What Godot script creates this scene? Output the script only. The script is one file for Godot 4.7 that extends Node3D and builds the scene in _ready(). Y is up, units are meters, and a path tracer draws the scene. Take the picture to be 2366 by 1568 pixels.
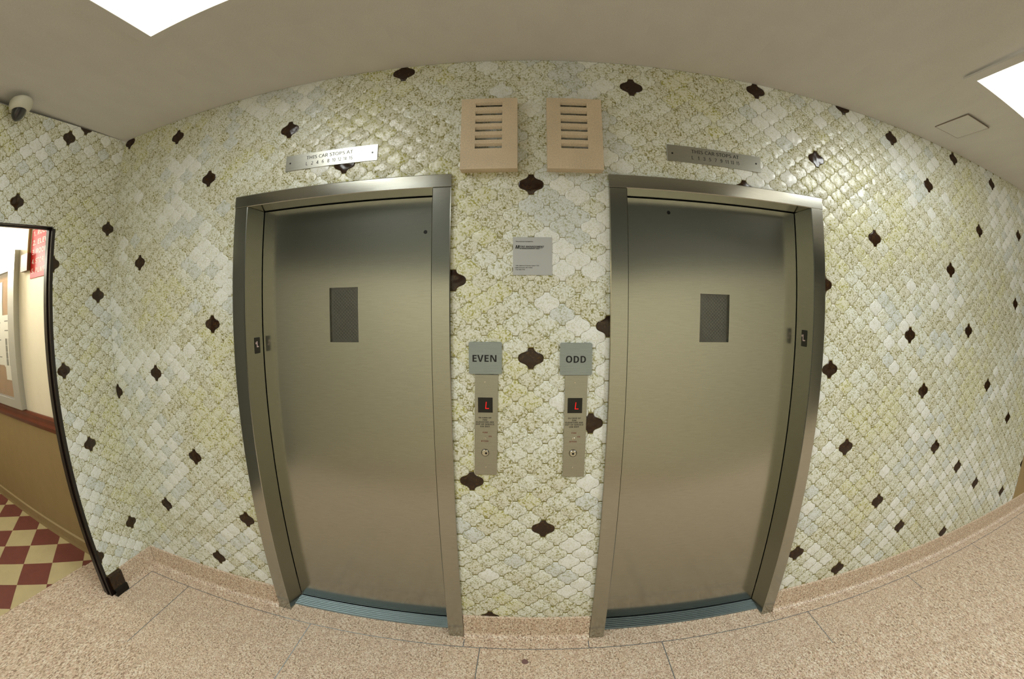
extends Node3D
# An elevator lobby. The photograph bows every straight line of it, so the lobby is built bowed:
# the tiled elevator wall is flat, but the doors, edges and tile rows on it swell outwards, and floor,
# ceiling and side walls curve along with them. bow() turns plain room coordinates into the bowed room.
# Room coordinates in metres: x to the right, y above the middle axis, z the depth towards the elevator wall.
const D := 1.84            # depth of the tiled wall
const ZF := 1.815          # front of the steel door frames
const ZD := 1.975          # face of the elevator doors
const ZC := 1.6            # wall of the corridor beyond the left doorway
const H := 1.6652          # the axis lies this high above the floor
const YC := 1.051          # ceiling
const YB := -1.5234        # top of the terrazzo base
const XL := -2.462         # left tiled wall
const XR := 6.3            # right end wall
const XE := 4.26           # right end of the tiles
const SWELL := Vector2(0.00811, -0.00637)
var turn := Basis()
var origin := {}
var taken := {}
var M := {}
var rng := RandomNumberGenerator.new()
var grp := 0

# ------------------------------------------------------------------ the bowed room
func swell(x: float, y: float, z: float) -> Vector3:
	var c := (Vector3(x, y, z) * turn).normalized()
	var k := 1.0 / sqrt(maxf((1.0 + c.z) * 0.5, 0.0001))
	return turn * Vector3(c.x * k + SWELL.x, c.y * k + SWELL.y, 1.0)

func bow(p: Vector3) -> Vector3:
	var a := swell(p.x, p.y, D)
	a *= D / a.z
	var b := swell(p.x, p.y, maxf(p.z, -0.3))
	var rb := Vector2(b.x, b.y).length()
	b *= absf(p.z) / b.z if rb < 0.03 else Vector2(a.x, a.y).length() / rb
	if p.z < -0.3: return section(p.x, p.y, b.z + p.z + 0.3)
	return Vector3(b.x, b.y + H, -b.z)

func section(x: float, y: float, depth: float) -> Vector3:   # the bowed cross-section, which runs out straight behind the lobby's middle
	var a := swell(x, y, D)
	a *= D / a.z
	var t := smoothstep(0.55, -0.35, depth)
	return Vector3(lerpf(a.x, x, t), lerpf(a.y, y, t) + H, -depth)

func at(mode: String, u: float, v: float, w: float) -> Vector3:   # a point on a surface, w metres in front of it
	match mode:
		"back": return Vector3(u, v, D - w)
		"door": return Vector3(u, v, ZD - w)
		"left": return Vector3(XL + w, v, u)
		"corridor": return Vector3(u, v, ZC - w)
		"ceiling": return Vector3(u, YC - w, v)
		"floor": return Vector3(u, -H + w, v)
		"jamb_left": return Vector3(-1.2998 + w, v, u)
		"jamb_right": return Vector3(1.2914 - w, v, u)
	return Vector3(u, v, D - w)

func out_of(mode: String) -> Vector3:
	return {"left": Vector3(1, 0, 0), "ceiling": Vector3(0, -1, 0), "floor": Vector3(0, 1, 0), "jamb_left": Vector3(1, 0, 0), "jamb_right": Vector3(-1, 0, 0)}.get(mode, Vector3(0, 0, -1))

# ------------------------------------------------------------------ meshes
func begin() -> SurfaceTool:
	var st := SurfaceTool.new()
	st.begin(Mesh.PRIMITIVE_TRIANGLES)
	grp = 0
	return st

func uv_of(p: Vector3, hint: Vector3) -> Vector2:
	var n := hint.abs()
	if n.y >= n.x and n.y >= n.z: return Vector2(p.x, p.z)
	if n.x >= n.z: return Vector2(p.z, -p.y)
	return Vector2(p.x, -p.y)

func tri(st: SurfaceTool, a: Vector3, b: Vector3, c: Vector3, hint: Vector3) -> void:
	var wa := bow(a)
	var wb := bow(b)
	var wc := bow(c)
	var n := (wc - wa).cross(wb - wa)
	if n.length_squared() < 1e-16: return
	var flip := n.dot(Vector3(hint.x, hint.y, -hint.z)) < 0.0
	st.set_smooth_group(grp)
	st.set_uv(uv_of(a, hint)); st.add_vertex(wa)
	st.set_uv(uv_of(c if flip else b, hint)); st.add_vertex(wc if flip else wb)
	st.set_uv(uv_of(b if flip else c, hint)); st.add_vertex(wb if flip else wc)

func face(st: SurfaceTool, o: Vector3, u: Vector3, v: Vector3, hint: Vector3, step := 0.1) -> void:
	var nu := maxi(1, ceili(u.length() / step))
	var nv := maxi(1, ceili(v.length() / step))
	grp += 1
	for i in nu:
		for j in nv:
			var a := o + u * (float(i) / nu) + v * (float(j) / nv)
			var b := o + u * (float(i + 1) / nu) + v * (float(j) / nv)
			var c := o + u * (float(i + 1) / nu) + v * (float(j + 1) / nv)
			var e := o + u * (float(i) / nu) + v * (float(j + 1) / nv)
			tri(st, a, b, c, hint)
			tri(st, a, c, e, hint)

func box(st: SurfaceTool, lo: Vector3, hi: Vector3, step := 0.1) -> void:
	var d := hi - lo
	for k in 3:
		var e := Vector3.ZERO
		e[k] = d[k]
		var u := Vector3.ZERO
		u[(k + 1) % 3] = d[(k + 1) % 3]
		var v := Vector3.ZERO
		v[(k + 2) % 3] = d[(k + 2) % 3]
		var n := Vector3.ZERO
		n[k] = 1.0
		face(st, lo, u, v, -n, step)
		face(st, lo + e, u, v, n, step)

# a closed outline swept along x (outline in y, z) or along y (outline in x, z) or along z (outline in x, y)
func sweep(st: SurfaceTool, outline: PackedVector2Array, axis: String, from: float, to: float, step := 0.08) -> void:
	var n := outline.size()
	var cw := Geometry2D.is_polygon_clockwise(outline)
	var put := func(p: Vector2, t: float) -> Vector3:
		return Vector3(t, p.x, p.y) if axis == "x" else Vector3(p.x, t, p.y) if axis == "y" else Vector3(p.x, p.y, t)
	var count := maxi(1, ceili(absf(to - from) / step))
	for i in n:
		var a := outline[i]
		var b := outline[(i + 1) % n]
		var nn := (b - a).orthogonal() * (-1.0 if cw else 1.0)
		# outward: away from the outline's middle when orientation is unclear
		var mid := (a + b) * 0.5
		if Geometry2D.is_point_in_polygon(mid + nn.normalized() * 0.0004, outline): nn = -nn
		var hint: Vector3 = put.call(nn.normalized(), 0.0)
		grp += 1
		for k in count:
			var t0 := lerpf(from, to, float(k) / count)
			var t1 := lerpf(from, to, float(k + 1) / count)
			tri(st, put.call(a, t0), put.call(b, t0), put.call(b, t1), hint)
			tri(st, put.call(a, t0), put.call(b, t1), put.call(a, t1), hint)
	var caps := Geometry2D.triangulate_polygon(outline)
	var along := Vector3(1, 0, 0) if axis == "x" else Vector3(0, 1, 0) if axis == "y" else Vector3(0, 0, 1)
	for e in [[from, -1.0], [to, 1.0]]:
		grp += 1
		for i in range(0, caps.size(), 3):
			tri(st, put.call(outline[caps[i]], e[0]), put.call(outline[caps[i + 1]], e[0]), put.call(outline[caps[i + 2]], e[0]), along * (e[1] * signf(to - from)))

# a flat plate with bevelled rim lying on a surface
func plate(st: SurfaceTool, outline: PackedVector2Array, w0: float, w1: float, bevel: float, mode: String, split := 1) -> void:
	var poly := outline
	if split > 1:
		poly = PackedVector2Array()
		for i in outline.size():
			for k in split: poly.append(outline[i].lerp(outline[(i + 1) % outline.size()], float(k) / split))
	var mid := Vector2.ZERO
	for p in poly: mid += p / poly.size()
	var inner := PackedVector2Array()
	for p in poly: inner.append(p - (p - mid).normalized() * bevel)
	var n := poly.size()
	var front := out_of(mode)
	for i in n:
		var a := poly[i]
		var b := poly[(i + 1) % n]
		var c := inner[(i + 1) % n]
		var e := inner[i]
		var side := at(mode, (a + b).x * 0.5, (a + b).y * 0.5, 0.0) - at(mode, mid.x, mid.y, 0.0)
		grp += 1
		tri(st, at(mode, a.x, a.y, w0), at(mode, b.x, b.y, w0), at(mode, b.x, b.y, w1 - bevel), side)
		tri(st, at(mode, a.x, a.y, w0), at(mode, b.x, b.y, w1 - bevel), at(mode, a.x, a.y, w1 - bevel), side)
		grp += 1
		tri(st, at(mode, a.x, a.y, w1 - bevel), at(mode, b.x, b.y, w1 - bevel), at(mode, c.x, c.y, w1), front)
		tri(st, at(mode, a.x, a.y, w1 - bevel), at(mode, c.x, c.y, w1), at(mode, e.x, e.y, w1), front)
	grp += 1
	var t := Geometry2D.triangulate_polygon(inner)
	for i in range(0, t.size(), 3):
		tri(st, at(mode, inner[t[i]].x, inner[t[i]].y, w1), at(mode, inner[t[i + 1]].x, inner[t[i + 1]].y, w1), at(mode, inner[t[i + 2]].x, inner[t[i + 2]].y, w1), front)

func rect(x0: float, y0: float, x1: float, y1: float, r := 0.0) -> PackedVector2Array:
	if r <= 0.0: return PackedVector2Array([Vector2(x0, y0), Vector2(x1, y0), Vector2(x1, y1), Vector2(x0, y1)])
	var o := PackedVector2Array()
	for q in [[x1 - r, y1 - r, 0.0], [x0 + r, y1 - r, 0.5], [x0 + r, y0 + r, 1.0], [x1 - r, y0 + r, 1.5]]:
		for k in 5:
			var a: float = (q[2] + k / 8.0) * PI
			o.append(Vector2(q[0] + cos(a) * r, q[1] + sin(a) * r))
	return o

func disc(x: float, y: float, r: float, n := 20, sx := 1.0) -> PackedVector2Array:
	var o := PackedVector2Array()
	for k in n: o.append(Vector2(x + cos(TAU * k / n) * r * sx, y + sin(TAU * k / n) * r))
	return o

var fonts := {}
# raised or printed lettering: height is that of a capital, u the middle (or the start) of the line
func letters(st: SurfaceTool, words: String, u: float, v: float, height: float, w: float, mode: String, width := 0.0, bold := false, slant := 0.0, centred := true, serif := false) -> void:
	var key := "%s%s" % [bold, serif]
	if not fonts.has(key):
		var f := SystemFont.new()
		f.font_names = PackedStringArray(["Droid Serif" if serif else "Droid Sans"])
		f.font_weight = 700 if bold else 400
		fonts[key] = f
	var tm := TextMesh.new()
	tm.font = fonts[key]
	tm.font_size = 64
	tm.pixel_size = 0.01
	tm.depth = 0.001
	tm.curve_step = 1.0
	tm.text = words
	var arr := tm.get_mesh_arrays()
	var vs: PackedVector3Array = arr[Mesh.ARRAY_VERTEX]
	if vs.is_empty(): return
	var idx: PackedInt32Array = arr[Mesh.ARRAY_INDEX]
	var lo := vs[0]
	var hi := vs[0]
	for p in vs:
		lo = lo.min(p)
		hi = hi.max(p)
	var ky := height / 0.457
	var kx := ky if width <= 0.0 else width / (hi.x - lo.x)
	var mx := (lo.x + hi.x) * 0.5 if centred else lo.x
	var base := lo.y if not words.contains(",") and not words.contains("g") else lo.y + 0.1
	var front := out_of(mode)
	for i in range(0, idx.size(), 3):
		var q := []
		for k in 3:
			var p := vs[idx[i + k]]
			var y := (p.y - base) * ky
			q.append(at(mode, u + (p.x - mx) * kx + y * slant, v + y, w + 0.0006 * (1.0 if p.z > 0.0 else 0.0)))
		grp += 1
		tri(st, q[0], q[1], q[2], front)

# ------------------------------------------------------------------ nodes
func numbered(called: String) -> String:
	taken[called] = taken.get(called, -1) + 1
	return called if taken[called] == 0 else "%s_%03d" % [called, taken[called]]

func tag(o: Node, label: String, category: String, group := "", kind := "") -> void:
	o.set_meta("label", label)
	o.set_meta("category", category)
	if group: o.set_meta("group", group)
	if kind: o.set_meta("kind", kind)

func thing(called: String, label: String, category: String, foot: Vector3, group := "", kind := "") -> Node3D:
	var o := Node3D.new()
	o.name = numbered(called)
	add_child(o)
	o.position = bow(foot)
	origin[o] = o.position
	tag(o, label, category, group, kind)
	return o

func part(st: SurfaceTool, called: String, m: Material, parent: Node3D, label := "") -> MeshInstance3D:
	st.generate_normals()
	var src := st.commit_to_arrays()
	return part_of(src, called, m, parent, label)

func part_of(src: Array, called: String, m: Material, parent: Node3D, label := "") -> MeshInstance3D:
	var from: Vector3 = origin[parent]
	var vs: PackedVector3Array = src[Mesh.ARRAY_VERTEX]
	for i in vs.size(): vs[i] -= from
	src[Mesh.ARRAY_VERTEX] = vs
	var am := ArrayMesh.new()
	am.add_surface_from_arrays(Mesh.PRIMITIVE_TRIANGLES, src)
	var o := MeshInstance3D.new()
	o.name = called
	o.mesh = am
	o.material_override = m
	o.cast_shadow = GeometryInstance3D.SHADOW_CASTING_SETTING_ON
	parent.add_child(o, true)
	origin[o] = from
	if label: o.set_meta("label", label)
	return o

# ------------------------------------------------------------------ materials
func mat(called: String, c: Color, rough := 0.6, metal := 0.0) -> StandardMaterial3D:
	var m := StandardMaterial3D.new()
	m.resource_name = called
	m.albedo_color = c
	m.roughness = rough
	m.metallic = metal
	M[called] = m
	return m

func noise(kind: int, freq: float, seed_: int, octaves := 3) -> FastNoiseLite:
	var n := FastNoiseLite.new()
	n.noise_type = kind
	n.frequency = freq
	n.seed = seed_
	n.fractal_octaves = octaves
	if kind == FastNoiseLite.TYPE_CELLULAR:
		n.cellular_return_type = FastNoiseLite.RETURN_CELL_VALUE
		n.fractal_type = FastNoiseLite.FRACTAL_NONE
	return n

func bytes_of(n: FastNoiseLite, size: int) -> PackedByteArray:
	var im := n.get_seamless_image(size, size, false, false, 0.15, true)
	im.convert(Image.FORMAT_L8)
	return im.get_data()

func picture(size: int, pick: Callable) -> ImageTexture:
	var out := PackedByteArray()
	out.resize(size * size * 3)
	for i in size * size:
		var c: Color = pick.call(i)
		out[i * 3] = clampi(int(c.r * 255.0), 0, 255)
		out[i * 3 + 1] = clampi(int(c.g * 255.0), 0, 255)
		out[i * 3 + 2] = clampi(int(c.b * 255.0), 0, 255)
	return ImageTexture.create_from_image(Image.create_from_data(size, size, false, Image.FORMAT_RGB8, out))

func make_materials() -> void:
	var S := 384
	var veins := bytes_of(noise(FastNoiseLite.TYPE_SIMPLEX_SMOOTH, 0.04, 3, 3), S)
	var patch := bytes_of(noise(FastNoiseLite.TYPE_SIMPLEX_SMOOTH, 0.022, 8, 2), S)
	var blots := bytes_of(noise(FastNoiseLite.TYPE_SIMPLEX_SMOOTH, 0.075, 23, 3), S)
	var specks := bytes_of(noise(FastNoiseLite.TYPE_SIMPLEX_SMOOTH, 0.16, 15, 2), S)
	var wave := noise(FastNoiseLite.TYPE_SIMPLEX_SMOOTH, 0.018, 31, 2)
	var bump := NoiseTexture2D.new()
	bump.width = 256
	bump.height = 256
	bump.seamless = true
	bump.as_normal_map = true
	bump.bump_strength = 6.0
	bump.noise = wave
	# glazes: [name, ground, vein colour, how much vein, fleck]
	for g in [["glaze_white", Color(0.91, 0.92, 0.90), Color(0.74, 0.74, 0.60), 0.45, 0.4], ["glaze_veined", Color(0.89, 0.90, 0.86), Color(0.58, 0.57, 0.36), 0.85, 0.55], ["glaze_mottled", Color(0.87, 0.87, 0.81), Color(0.52, 0.50, 0.26), 1.0, 0.6], ["glaze_yellow", Color(0.87, 0.87, 0.79), Color(0.62, 0.61, 0.29), 1.1, 0.45], ["glaze_grey", Color(0.85, 0.87, 0.86), Color(0.62, 0.63, 0.48), 0.8, 0.5]]:
		var m := mat(g[0], Color.WHITE, 0.27)
		var ground: Color = g[1]
		var vein: Color = g[2]
		var amount: float = g[3]
		var fleck: float = g[4]
		m.albedo_texture = picture(S, func(i: int) -> Color:
			var n := absf(veins[i] / 255.0 - 0.5) * 2.0
			var p := smoothstep(0.25, 0.75, patch[i] / 255.0)
			var blot := smoothstep(0.50, 0.68, blots[i] / 255.0) * (0.25 + 0.75 * p)
			var line := (1.0 - smoothstep(0.0, 0.16, n)) * 0.8 * p
			var c := ground.lerp(vein, clampf(maxf(blot, line) * amount, 0.0, 0.95))
			var s := smoothstep(0.66, 0.9, specks[i] / 255.0)
			return c.lerp(Color(0.42, 0.41, 0.30), s * fleck))
		m.uv1_scale = Vector3(1.0 / 0.36, 1.0 / 0.36, 1.0)
		m.normal_enabled = true
		m.normal_texture = bump
		m.normal_scale = 0.4
	var dk := mat("glaze_brown", Color.WHITE, 0.2)
	dk.albedo_texture = picture(S, func(i: int) -> Color:
		var n := absf(veins[i] / 255.0 - 0.5) * 2.0
		return Color(0.17, 0.10, 0.045).lerp(Color(0.34, 0.25, 0.08), (1.0 - smoothstep(0.0, 0.3, n)) * 0.6 * smoothstep(0.4, 0.8, patch[i] / 255.0)))
	dk.uv1_scale = Vector3(1.0 / 0.36, 1.0 / 0.36, 1.0)
	dk.normal_enabled = true
	dk.normal_texture = bump
	dk.normal_scale = 0.4
	var gr := mat("grout", Color.WHITE, 0.9)
	gr.albedo_texture = picture(S, func(i: int) -> Color: return Color(0.46, 0.43, 0.22).lerp(Color(0.56, 0.53, 0.31), patch[i] / 255.0))
	gr.uv1_scale = Vector3(1.0 / 0.36, 1.0 / 0.36, 1.0)
	# terrazzo: chips of brown, white, pink and grey marble in a sandy cement
	var chip := bytes_of(noise(FastNoiseLite.TYPE_CELLULAR, 0.22, 5), S)
	var chip2 := bytes_of(noise(FastNoiseLite.TYPE_CELLULAR, 0.38, 9), S)
	var stones := [Color(0.80, 0.72, 0.62), Color(0.88, 0.83, 0.75), Color(0.67, 0.57, 0.47), Color(0.84, 0.76, 0.65), Color(0.46, 0.37, 0.29), Color(0.80, 0.67, 0.59), Color(0.92, 0.89, 0.82), Color(0.73, 0.65, 0.55)]
	var ter := mat("terrazzo", Color.WHITE, 0.42)
	ter.albedo_texture = picture(S, func(i: int) -> Color:
		var a: Color = stones[(chip[i] * 8) >> 8]
		var b: Color = stones[(chip2[i] * 8) >> 8]
		return a.lerp(b, 0.3))
	ter.uv1_scale = Vector3(1.0 / 0.42, 1.0 / 0.42, 1.0)
	var wash := bytes_of(noise(FastNoiseLite.TYPE_SIMPLEX_SMOOTH, 0.01, 77, 4), S)
	var grain := bytes_of(noise(FastNoiseLite.TYPE_SIMPLEX_SMOOTH, 0.3, 78, 2), S)
	var painted := func(called: String, c: Color, rough: float, much: float) -> void:
		var m := mat(called, Color.WHITE, rough)
		m.albedo_texture = picture(256, func(i: int) -> Color:
			var k := 1.0 + much * ((grain[(i / 256) * S + i % 256] / 255.0 - 0.5) + 0.5 * (wash[(i / 256) * S + i % 256] / 255.0 - 0.5))
			return Color(c.r * k, c.g * k, c.b * k))
		m.uv1_scale = Vector3(1.0 / 0.5, 1.0 / 0.5, 1.0)
	painted.call("ceiling_paint", Color(0.81, 0.80, 0.775), 0.85, 0.05)
	painted.call("grille_paint", Color(0.80, 0.73, 0.62), 0.55, 0.16)
	painted.call("cream_paint", Color(0.92, 0.89, 0.81), 0.7, 0.04)
	painted.call("tan_paint", Color(0.62, 0.54, 0.38), 0.6, 0.08)
	painted.call("rear_paint", Color(0.95, 0.92, 0.81), 0.7, 0.04)
	painted.call("mirrored_dark", Color(0.36, 0.37, 0.34), 0.6, 0.06)  # dark tone put on hidden walls so the steel mirrors unlit space
	painted.call("concrete", Color(0.42, 0.42, 0.40), 0.9, 0.15)
	painted.call("rail_wood", Color(0.42, 0.20, 0.12), 0.35, 0.25)
	painted.call("cork", Color(0.62, 0.44, 0.25), 0.9, 0.3)
	painted.call("vinyl_cream", Color(0.74, 0.68, 0.51), 0.4, 0.1)
	painted.call("vinyl_maroon", Color(0.46, 0.26, 0.22), 0.4, 0.14)
	var brushed := func(called: String, c: Color, rough: float) -> void:
		var m := mat(called, Color.WHITE, rough, 1.0)
		m.albedo_texture = picture(256, func(i: int) -> Color:
			var k := 1.0 + 0.07 * (grain[(i / 256) * S + (i % 256) / 24] / 255.0 - 0.5) + 0.06 * (grain[(i / 256) * S + i % 256] / 255.0 - 0.5)
			return Color(c.r * k, c.g * k, c.b * k))
		m.uv1_scale = Vector3(1.0 / 0.3, 1.0 / 0.3, 1.0)
	brushed.call("steel", Color(0.67, 0.67, 0.63), 0.17)
	brushed.call("steel_plate", Color(0.66, 0.66, 0.62), 0.34)
	brushed.call("zinc_plate", Color(0.62, 0.66, 0.67), 0.42)
	brushed.call("sill_metal", Color(0.52, 0.58, 0.61), 0.38)
	mat("divider", Color(0.50, 0.53, 0.55), 0.4, 0.6)
	mat("gum", Color(0.45, 0.34, 0.32), 0.7)
	mat("black_print", Color(0.05, 0.05, 0.05), 0.6)
	mat("red_print", Color(0.42, 0.08, 0.06), 0.6)
	mat("white_print", Color(0.90, 0.80, 0.78), 0.6)
	mat("black_plastic", Color(0.02, 0.02, 0.022), 0.3)
	mat("button_metal", Color(0.80, 0.79, 0.74), 0.2, 1.0)
	mat("plaque", Color(0.70, 0.71, 0.70), 0.5, 0.15)
	mat("frame_brown", Color(0.10, 0.065, 0.055), 0.3)
	mat("shoe_black", Color(0.05, 0.045, 0.04), 0.12, 0.3)
	mat("red_board", Color(0.72, 0.10, 0.10), 0.45)
	mat("paper", Color(0.90, 0.89, 0.86), 0.8)
	mat("photo_print", Color(0.35, 0.33, 0.32), 0.6)
	mat("aluminium", Color(0.72, 0.72, 0.70), 0.45, 0.5)
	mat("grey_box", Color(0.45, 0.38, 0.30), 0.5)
	mat("white_plastic", Color(0.82, 0.81, 0.74), 0.4)
	mat("fixture_paint", Color(0.84, 0.83, 0.80), 0.5)
	var gl := mat("pane", Color(0.40, 0.56, 0.52, 0.03), 0.05)
	gl.transparency = BaseMaterial3D.TRANSPARENCY_ALPHA
	var cg := mat("case_glass", Color(0.9, 0.95, 0.93, 0.06), 0.03)
	cg.transparency = BaseMaterial3D.TRANSPARENCY_ALPHA
	var dome := mat("dome_glass", Color(0.015, 0.015, 0.02), 0.08)
	dome.clearcoat_enabled = true
	var lit := mat("diffuser", Color(0.95, 0.95, 0.93), 0.6)
	lit.emission_enabled = true
	lit.emission = Color(1.0, 0.98, 0.93)
	lit.emission_energy_multiplier = 1.6
	var tube := mat("tube_glow", Color(0.95, 0.95, 0.93), 0.6)
	tube.emission_enabled = true
	tube.emission = Color(1.0, 0.98, 0.93)
	tube.emission_energy_multiplier = 7.0
	var led := mat("led", Color(0.3, 0.0, 0.0), 0.4)
	led.emission_enabled = true
	led.emission = Color(1.0, 0.03, 0.06)
	led.emission_energy_multiplier = 0.9

# ------------------------------------------------------------------ the tiles
func lantern(n: int) -> PackedVector2Array:   # outline of one lantern tile in units of half a tile pitch
	var q := [Vector2(0.160, 0.965), Vector2(0.195, 0.80), Vector2(0.285, 0.65), Vector2(0.475, 0.50), Vector2(0.67, 0.41), Vector2(0.785, 0.27), Vector2(0.825, 0.06)]
	if n < 28: q = [Vector2(0.160, 0.965), Vector2(0.235, 0.71), Vector2(0.475, 0.50), Vector2(0.73, 0.35), Vector2(0.825, 0.06)]
	var o := PackedVector2Array()
	for p in q: o.append(p)
	for k in q.size(): o.append(Vector2(q[-1 - k].x, -q[-1 - k].y))
	for p in q: o.append(-p)
	for k in q.size(): o.append(Vector2(-q[-1 - k].x, q[-1 - k].y))
	return o

func tile_arrays() -> Array:
	var a := []
	a.resize(Mesh.ARRAY_MAX)
	a[Mesh.ARRAY_VERTEX] = PackedVector3Array()
	a[Mesh.ARRAY_NORMAL] = PackedVector3Array()
	a[Mesh.ARRAY_TEX_UV] = PackedVector2Array()
	a[Mesh.ARRAY_INDEX] = PackedInt32Array()
	a[Mesh.ARRAY_TANGENT] = PackedFloat32Array()
	return a

# adds one pillowed tile with that outline (in surface coordinates) to the arrays
func add_tile(a: Array, poly: PackedVector2Array, mode: String, shift: Vector2, proud: float, tilt: Vector2) -> void:
	var vs: PackedVector3Array = a[Mesh.ARRAY_VERTEX]
	var ns: PackedVector3Array = a[Mesh.ARRAY_NORMAL]
	var us: PackedVector2Array = a[Mesh.ARRAY_TEX_UV]
	var ts: PackedFloat32Array = a[Mesh.ARRAY_TANGENT]
	var ix: PackedInt32Array = a[Mesh.ARRAY_INDEX]
	var mid := Vector2.ZERO
	for p in poly: mid += p / poly.size()
	var m0 := bow(at(mode, mid.x, mid.y, proud))
	var ux := (bow(at(mode, mid.x + 0.01, mid.y, proud)) - m0).normalized()
	var uy := (bow(at(mode, mid.x, mid.y + 0.01, proud)) - m0).normalized()
	var up := ux.cross(uy).normalized()
	if up.dot(bow(at(mode, mid.x, mid.y, proud + 0.01)) - m0) < 0.0: up = -up
	var first := vs.size()
	var n := poly.size()
	for ring in 2:
		for p in poly:
			var r := p - mid
			var q := p if ring == 0 else p - r.normalized() * 0.0042
			var lift := 0.0 if ring == 0 else proud + tilt.dot(r)
			var w := bow(at(mode, q.x, q.y, lift))
			vs.append(w)
			var side := (ux * r.x + uy * r.y).normalized()
			ns.append((up + side * (0.9 if ring == 0 else 0.12)).normalized())
			us.append(Vector2(q.x, -q.y) + shift)
	vs.append(bow(at(mode, mid.x, mid.y, proud + 0.0012)))
	ns.append(up)
	us.append(Vector2(mid.x, -mid.y) + shift)
	for k in n * 2 + 1: ts.append_array(PackedFloat32Array([ux.x, ux.y, ux.z, 1.0]))
	var centre := first + n * 2
	var area := 0.0
	for k in n: area += poly[k].cross(poly[(k + 1) % n])
	var flip := area * ux.cross(uy).dot(up) > 0.0
	for i in n:
		var j := (i + 1) % n
		var quad := [first + i, first + j, first + n + j, first + i, first + n + j, first + n + i, first + n + i, first + n + j, centre]
		for k in range(0, 9, 3):
			ix.append(quad[k])
			ix.append(quad[k + 2] if flip else quad[k + 1])
			ix.append(quad[k + 1] if flip else quad[k + 2])

# lays a wall of lantern tiles: site(i, j) gives the middle of a tile
func lay_tiles(wall: Node3D, mode: String, site: Callable, irange: Array, jrange: Array, half: Vector2, bounds: Rect2, holes: Array, dark: Dictionary, parts_most: int, near: Callable) -> void:
	var shade := noise(FastNoiseLite.TYPE_SIMPLEX_SMOOTH, 1.1, 40, 2)
	var list := []
	for i in range(irange[0], irange[1]):
		for j in range(jrange[0], jrange[1]):
			if (i + j) % 2: continue
			var c: Vector2 = site.call(i, j)
			if not bounds.grow(0.08).has_point(c): continue
			list.append([near.call(c), i, j, c])
	list.sort_custom(func(p, q): return p[0] < q[0])
	var stuff := {}
	var made := 0
	var edge := PackedVector2Array([bounds.position, Vector2(bounds.end.x, bounds.position.y), bounds.end, Vector2(bounds.position.x, bounds.end.y)])
	for e in list:
		var c: Vector2 = e[3]
		var is_dark := dark.has(Vector2i(e[1], e[2]))
		var single: bool = made < parts_most or is_dark
		var poly := PackedVector2Array()
		for p in lantern(28 if single else 20): poly.append(c + p * half)
		if not bounds.grow(-0.09).has_point(c):
			var cut := Geometry2D.intersect_polygons(poly, edge)
			if cut.is_empty(): continue
			poly = cut[0]
		var gone := false
		for hole in holes:
			var hr: Rect2 = hole
			if hr.grow(-0.08).has_point(c): gone = true
			elif hr.grow(0.08).has_point(c):
				var rest := Geometry2D.clip_polygons(poly, rect(hr.position.x, hr.position.y, hr.end.x, hr.end.y))
				if rest.is_empty(): gone = true
				else: poly = rest[0]
			if gone: break
		if gone or poly.size() < 3: continue
		var area := 0.0
		for k in poly.size(): area += poly[k].cross(poly[(k + 1) % poly.size()]) * 0.5
		if absf(area) < 0.00025: continue
		rng.seed = hash([mode, e[1], e[2]])
		var y := shade.get_noise_2d(c.x, c.y * 1.0) + rng.randf_range(-0.42, 0.42)
		var kind := "glaze_brown" if is_dark else "glaze_yellow" if y > 0.50 else "glaze_mottled" if y > 0.08 else "glaze_veined" if y > -0.32 else "glaze_grey" if rng.randf() < 0.35 else "glaze_white"
		var shift := Vector2(rng.randf(), rng.randf())
		var proud := 0.0032 + rng.randf_range(-0.0004, 0.0004)
		var tilt := Vector2(rng.randf_range(-0.008, 0.008), rng.randf_range(-0.008, 0.008))
		if single:
			var arr := tile_arrays()
			add_tile(arr, poly, mode, shift, proud, tilt)
			part_of(arr, "dark_tile" if is_dark else "tile", M[kind], wall, "dark brown glazed tile" if is_dark else "")
			if not is_dark: made += 1
		else:
			if not stuff.has(kind): stuff[kind] = tile_arrays()
			add_tile(stuff[kind], poly, mode, shift, proud, tilt)
	if stuff.is_empty(): return
	var am := ArrayMesh.new()
	var from: Vector3 = origin[wall]
	for kind in stuff:
		var src: Array = stuff[kind]
		var vs: PackedVector3Array = src[Mesh.ARRAY_VERTEX]
		for i in vs.size(): vs[i] -= from
		src[Mesh.ARRAY_VERTEX] = vs
		am.add_surface_from_arrays(Mesh.PRIMITIVE_TRIANGLES, src)
		am.surface_set_material(am.get_surface_count() - 1, M[kind])
	var o := MeshInstance3D.new()
	o.name = "tiles"
	o.mesh = am
	wall.add_child(o, true)
	o.set_meta("kind", "stuff")

func back_site(i: float, j: float) -> Vector2:
	return Vector2(0.001691 + 0.06182 * i + 1.746e-5 * i * i + 1.115e-5 * i * j, -0.2387 - 0.0005836 * i + 0.04411 * j - 1.353e-6 * i * i + 9.637e-6 * i * j - 2.687e-5 * j * j)

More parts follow.
